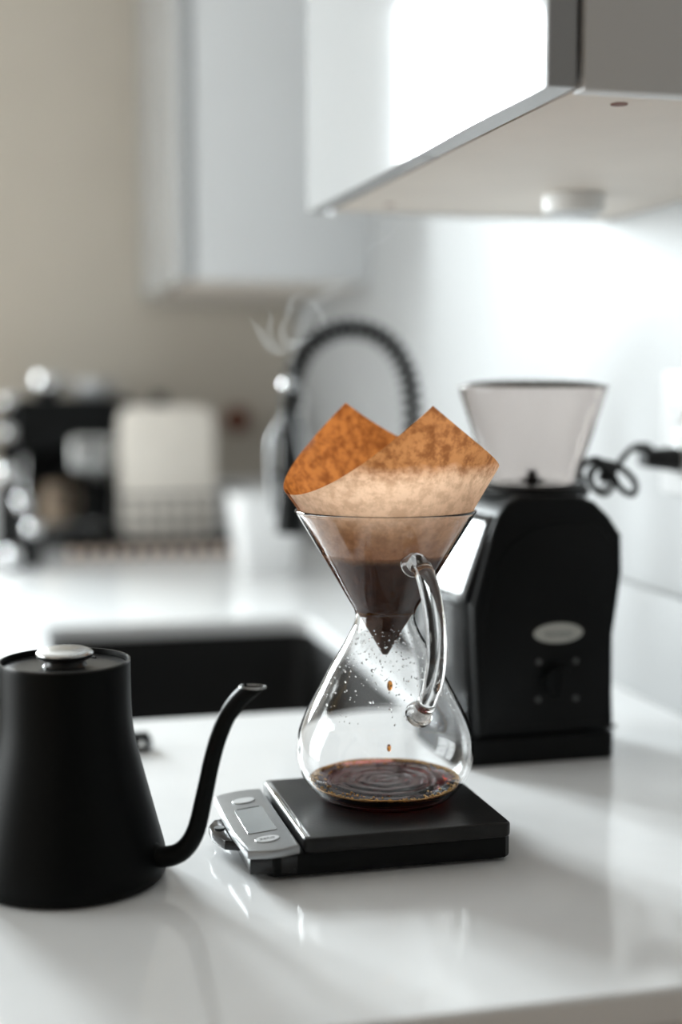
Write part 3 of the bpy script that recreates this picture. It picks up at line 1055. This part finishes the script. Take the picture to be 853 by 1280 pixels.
# coiled spring around the hose
b = NB()
cp_ = []
nT = 30
tot = len(arc) - 1
steps = nT * 12
for i in range(steps + 1):
    u = i / steps * tot * .97
    k = min(int(u), tot - 1)
    p = arc[k].lerp(arc[k + 1], u - k)
    tg = (arc[k + 1] - arc[k]).normalized()
    e1 = Vector((0, 1, 0))
    e2 = tg.cross(e1)
    a = 2 * PI * i / 12
    cp_.append(p + (e1 * math.cos(a) + e2 * math.sin(a)) * .0118)
obj('spring', tube(b, cp_, .0030, 6), 'faucet_black', t)
sx = FX - .160
sh = lathe(NB(), [(0, .148), (.018, .148), (.019, .155), (.0155, .19), (.0135, .24), (.0145, .285), (.010, .30), (0, .30)], sx, FY, 28)
sho = obj('spray_head', sh, 'plastic_black', t)
obj('spray_band', lathe(NB(), [(.0150, .272), (.0168, .274), (.0168, .284), (.0150, .286)], sx, FY, 28, closed=True), 'plastic_gloss', sho)
obj('spray_lever', tube(NB(), spline([(sx - .014, FY, .285), (sx - .024, FY, .262), (sx - .025, FY, .215), (sx - .022, FY, .175)], 5), [.004, .0048, .0048, .004], 10), 'scale_silver', sho)
obj('dock_arm', tube(NB(), [(FX, FY, .175), (sx + .012, FY, .218)], .0055, 12), 'plastic_gloss', t)
obj('dock_ring', tube(NB(), [(sx + .019 * math.cos(a), FY + .019 * math.sin(a), .222) for a in [2 * PI * i / 24 for i in range(25)]], .004, 8), 'plastic_gloss', t)
obj('joint_nut', ball(NB(), (sx - .006, FY - .012, .334), .0095, 16), 'chrome', t)

# ------------------------------------------------------------------ things at the far end of the worktop
t = thing('ceramic_pot', 'white tapered square pot beyond the sink', 'pot', (.484, 2.455, 0))
b = NB()
lv_ = [(.046, .0002), (.048, .004), (.062, .139), (.0615, .1415), (.057, .1415), (.0565, .136), (.044, .010)]
rings = [[b.verts.new((.484 + x, 2.455 + y, z)) for x, y in rrect(-h, h, -h, h, h * .28, 5)] for h, z in lv_]
for a, c in zip(rings[:-1], rings[1:]):
    n = len(a)
    for i in range(n):
        b.faces.new((a[i], a[(i + 1) % n], c[(i + 1) % n], c[i]))
b.faces.new(rings[0][::-1])
b.faces.new(rings[-1])
obj('pot_body', b, 'ceramic', t, smooth=35)
obj('sponge', box(NB(), .455, .512, 2.43, 2.48, .0105, .118, .006), 'board', t)

# dish rack of bent wires; pale balls painted as the glints of its wire ends
t = thing('dish_rack', 'dark wire dish rack with a row of pale balls painted as glints, at the far wall', 'rack', (.325, 2.86, 0))
rx0, rx1, ry0, ry1 = .150, .500, 2.735, 2.872
obj('drip_tray', box(NB(), rx0 + .004, rx1 - .004, ry0 + .008, ry1 - .004, .0005, .016, .002), 'plastic_black', t)
for z, g in ((.022, 0), (.118, -.012)):
    o = rrect(rx0 + g, rx1 - g, ry0 + g, ry1 - g, .02, 4)
    o = [(x, y, z) for x, y in o]
    obj('hoop', tube(NB(), o + [o[0]], .0032, 8), 'plastic_black', t)
for z in (.055, .085):
    obj('rail', tube(NB(), [(rx0, ry0, z), (rx1, ry0, z)], .0025, 8), 'plastic_black', t)
for i in range(12):
    x = rx0 + .012 + i * (rx1 - rx0 - .024) / 11
    obj('wire', tube(NB(), spline([(x, ry0 + .010, .118), (x, ry0 + .002, .05), (x, ry0 + .012, .022), (x, ry1 - .012, .022), (x, ry1 - .002, .05), (x, ry1 - .010, .118)], 3), .0018, 6), 'plastic_black', t)
    obj('glint_ball', ball(NB(), (x, ry0 - .004, .0100), .0098, 14), 'glint_pale', t)
# cutting board standing in the rack
b = prism(NB(), rrect(.262, .452, .026, .290, .028, 6), lambda p: (p[0], 2.785 + (p[1] - .026) * .12, p[1]), lambda p: (p[0], 2.797 + (p[1] - .026) * .12, p[1]), .002)
tag(obj('cutting_board', b, 'board'), 'cream cutting board standing upright in the dish rack', 'board')
t = thing('dark_bottle', 'dark bottle whose cap shows above the cutting board', 'bottle', (.375, 3.07, 0))
obj('bottle_body', lathe(NB(), [(0, .0003), (.033, .0003), (.035, .006), (.035, .19), (.030, .215), (.014, .245), (.0135, .28), (0, .28)], .375, 3.07, 32), 'plastic_gloss', t)
obj('cap', lathe(NB(), [(0, .2802), (.0185, .2802), (.0185, .311), (.0165, .313), (0, .313)], .375, 3.07, 24), 'plastic_black', t)

# round wooden hook on the far wall
t = thing('wall_hook', 'small round red-brown wooden hook on the far wall', 'hook', (.5586, BY, .235))
def ycyl(bm, prof_, x, z):
    rings_ = []
    for r_, y in prof_:
        rings_.append([bm.verts.new((x + r_ * math.cos(2 * PI * i / 28), y, z + r_ * math.sin(2 * PI * i / 28))) for i in range(28)])
    for a, c in zip(rings_[:-1], rings_[1:]):
        for i in range(28):
            bm.faces.new((a[i], a[(i + 1) % 28], c[(i + 1) % 28], c[i]))
    bm.faces.new(rings_[0])
    bm.faces.new(rings_[-1][::-1])
    return bm
obj('hook_disc', ycyl(NB(), [(.030, BY - .0003), (.031, BY - .008), (.027, BY - .014)], .5586, .254), 'red_wood', t)
obj('hook_peg', tube(NB(), [(.5586, BY - .013, .254), (.5586, BY - .045, .262)], [.009, .011], 16), 'red_wood', t)

# espresso machine, behind the rack
t = thing('coffee_machine', 'black and chrome coffee machine in the far left corner', 'coffee machine', (.16, 3.01, 0))
obj('base', box(NB(), .040, .262, 2.905, 3.125, .004, .045, .006), 'plastic_gloss', t)
tr = obj('drip_tray', box(NB(), .060, .245, 2.900, 2.985, .040, .052, .003), 'steel', t)
obj('column', box(NB(), .045, .268, 3.02, 3.125, .044, .205, .006), 'plastic_black', t)
obj('head', box(NB(), .062, .300, 2.905, 3.125, .200, .308, .012, 3), 'plastic_black', t)
obj('front_plate', box(NB(), .172, .275, 2.893, 2.907, .158, .228, .010, 3), 'steel', t)
obj('group_head', lathe(NB(), [(0, .158), (.028, .158), (.033, .162), (.033, .196), (.028, .202), (0, .202)], .222, 2.942, 32), 'steel', t)
pf = obj('portafilter', lathe(NB(), [(0, .135), (.018, .138), (.030, .150), (.031, .158), (0, .158)], .222, 2.942, 28), 'steel', t)
obj('portafilter_handle', tube(NB(), [(.205, 2.920, .148), (.150, 2.888, .146)], [.008, .011], 14), 'plastic_black', pf)
obj('side_tank', box(NB(), .030, .061, 2.93, 3.12, .046, .285, .006), 'plastic_black', t)
for z, yy in ((.300, 2.905), (.238, 2.90), (.157, 2.90)):
    kb = obj('knob', ball(NB(), (.049, yy - .006, z), .018, 18), 'chrome', t, smooth=180)
    obj('knob_stem', tube(NB(), [(.050, yy, z), (.055, yy + .040, z)], .005, 10), 'steel', kb)
wd = obj('steam_wand', tube(NB(), spline([(.080, 2.93, .205), (.078, 2.90, .17), (.078, 2.895, .10), (.093, 2.89, .058)], 6), .0048, 12), 'chrome', t)
for p, r_ in (((.075, 2.900, .100), .013), ((.090, 2.892, .060), .012)):
    obj('wand_joint', ball(NB(), p, r_, 16), 'chrome', wd)
for fx, fy in ((.055, 2.925), (.245, 2.925), (.055, 3.11), (.245, 3.11)):
    obj('foot', cyl(NB(), (fx, fy, .0), (fx, fy, .006), .009, 14), 'rubber', t)


def cup(label, x, y, z, h, r_, m, group, mug=False):
    tt = thing('espresso_cup', label, 'cup', (x, y, z), group)
    obj('cup_body', lathe(NB(), [(0, z + .0003), (r_ * .6, z + .0003), (r_ * .72, z + .003), (r_ * .95, z + h * .6), (r_, z + h), (r_ - .003, z + h), (r_ * .9, z + h * .6), (r_ * .6, z + .007), (0, z + .006)], x, y, 32), m, tt, smooth=50)
    obj('cup_handle', tube(NB(), spline([(x + r_ * .9, y, z + h * .8), (x + r_ + .014, y, z + h * .75), (x + r_ + .014, y, z + h * .35), (x + r_ * .8, y, z + h * .25)], 5), .0032, 8), m, tt)


cup('chrome cup on top of the coffee machine, left of the grey cup', .130, 2.97, .3082, .045, .034, 'chrome', 'cups on the coffee machine')
cup('pale grey cup on top of the coffee machine, right of the chrome cup', .225, 2.98, .3082, .036, .040, 'cab_side', 'cups on the coffee machine')
t = thing('milk_jug', 'tan jug standing on the drip tray of the coffee machine', 'jug', (.145, 2.945, .0522))
obj('jug_body', lathe(NB(), [(0, .0524), (.030, .0524), (.033, .056), (.031, .10), (.025, .125), (.028, .132), (.026, .132), (.023, .125), (.029, .10), (.030, .058), (0, .057)], .145, 2.945, 32), 'tan', t, smooth=50)
obj('jug_handle', tube(NB(), spline([(.170, 2.938, .122), (.186, 2.934, .118), (.186, 2.934, .085), (.174, 2.938, .078)], 5), .004, 8), 'tan', t)

# canisters added at the left edge so their chrome balls give bright glints
for x, y, h, r_, kr, lab in ((.040, 2.705, .150, .019, .020, 'tallest added black canister with glinting chrome ball, at the left edge of the worktop'),
                             (.070, 2.655, .100, .016, .017, 'second tallest added black canister with glinting chrome ball, right of the tallest one'),
                             (.085, 2.610, .058, .014, .016, 'third tallest added black canister with glinting chrome ball, in front of the dish rack end'),
                             (.048, 2.590, .008, .016, .018, 'lowest added black canister with glinting chrome ball, at the left edge')):
    t = thing('glint_canister', lab, 'canister', (x, y, 0), 'canisters added for glints by the coffee machine')
    obj('canister_body', lathe(NB(), [(0, .0003), (r_ * .9, .0003), (r_, .002), (r_, h * .8), (r_ * .85, h * .95), (0, h)], x, y, 32), 'plastic_black', t, smooth=50)
    obj('glint_knob', ball(NB(), (x, y, h + kr * .85), kr, 20), 'chrome', t, smooth=180)

# ------------------------------------------------------------------ steam rising from the filter
def wisp(pts, radii, k=8, n=10):
    b_ = tube(NB(), spline(pts, k), radii, n)
    return b_


st = thing('steam', 'thin white steam curling up from the paper filter', 'steam', (.245, 1.05, .27))
def steam_wisp(name, pts, radii, m='steam'):
    tag(obj(name, wisp(pts, radii), m, st, smooth=180), kind='stuff')


# an open swirl, hanging above the left fold of the filter
arc = []
for k in range(11):
    a = math.radians(70 + 25 * k)
    q = .0150 + .0030 * math.sin(k * 1.3)
    arc.append((.2385 + q * math.cos(a), 1.05 + .0015 * k, .3825 + (q + .003) * math.sin(a)))
steam_wisp('swirl', arc, [.0010, .0026, .0040, .0030, .0046, .0052, .0030, .0008])
steam_wisp('wisp', [(.2380, 1.055, .4010), (.2480, 1.056, .3960), (.2550, 1.058, .3860), (.2560, 1.06, .3760)], [.0008, .0028, .0036, .0008])
steam_wisp('wisp', [(.2310, 1.05, .3620), (.2200, 1.05, .3600), (.2110, 1.05, .3660), (.2030, 1.05, .3760), (.1950, 1.05, .3860)], [.0012, .0050, .0060, .0036, .0006])
steam_wisp('wisp', [(.2170, 1.05, .3680), (.2120, 1.05, .3760), (.2130, 1.05, .3850), (.2090, 1.05, .3930)], [.0008, .0036, .0026, .0005])
steam_wisp('plume', [(.2480, 1.06, .262), (.2400, 1.055, .285), (.2350, 1.05, .305), (.2390, 1.05, .325), (.2300, 1.05, .345), (.2330, 1.05, .365), (.2440, 1.05, .392), (.2620, 1.05, .407), (.2740, 1.05, .416)],
           [.012, .011, .009, .006, .004, .005, .006, .006, .002], 'steam_thin')
steam_wisp('wisp', [(.2850, 1.06, .425), (.2930, 1.06, .440), (.3060, 1.06, .447), (.3200, 1.06, .462)], [.0008, .0022, .0018, .0006])
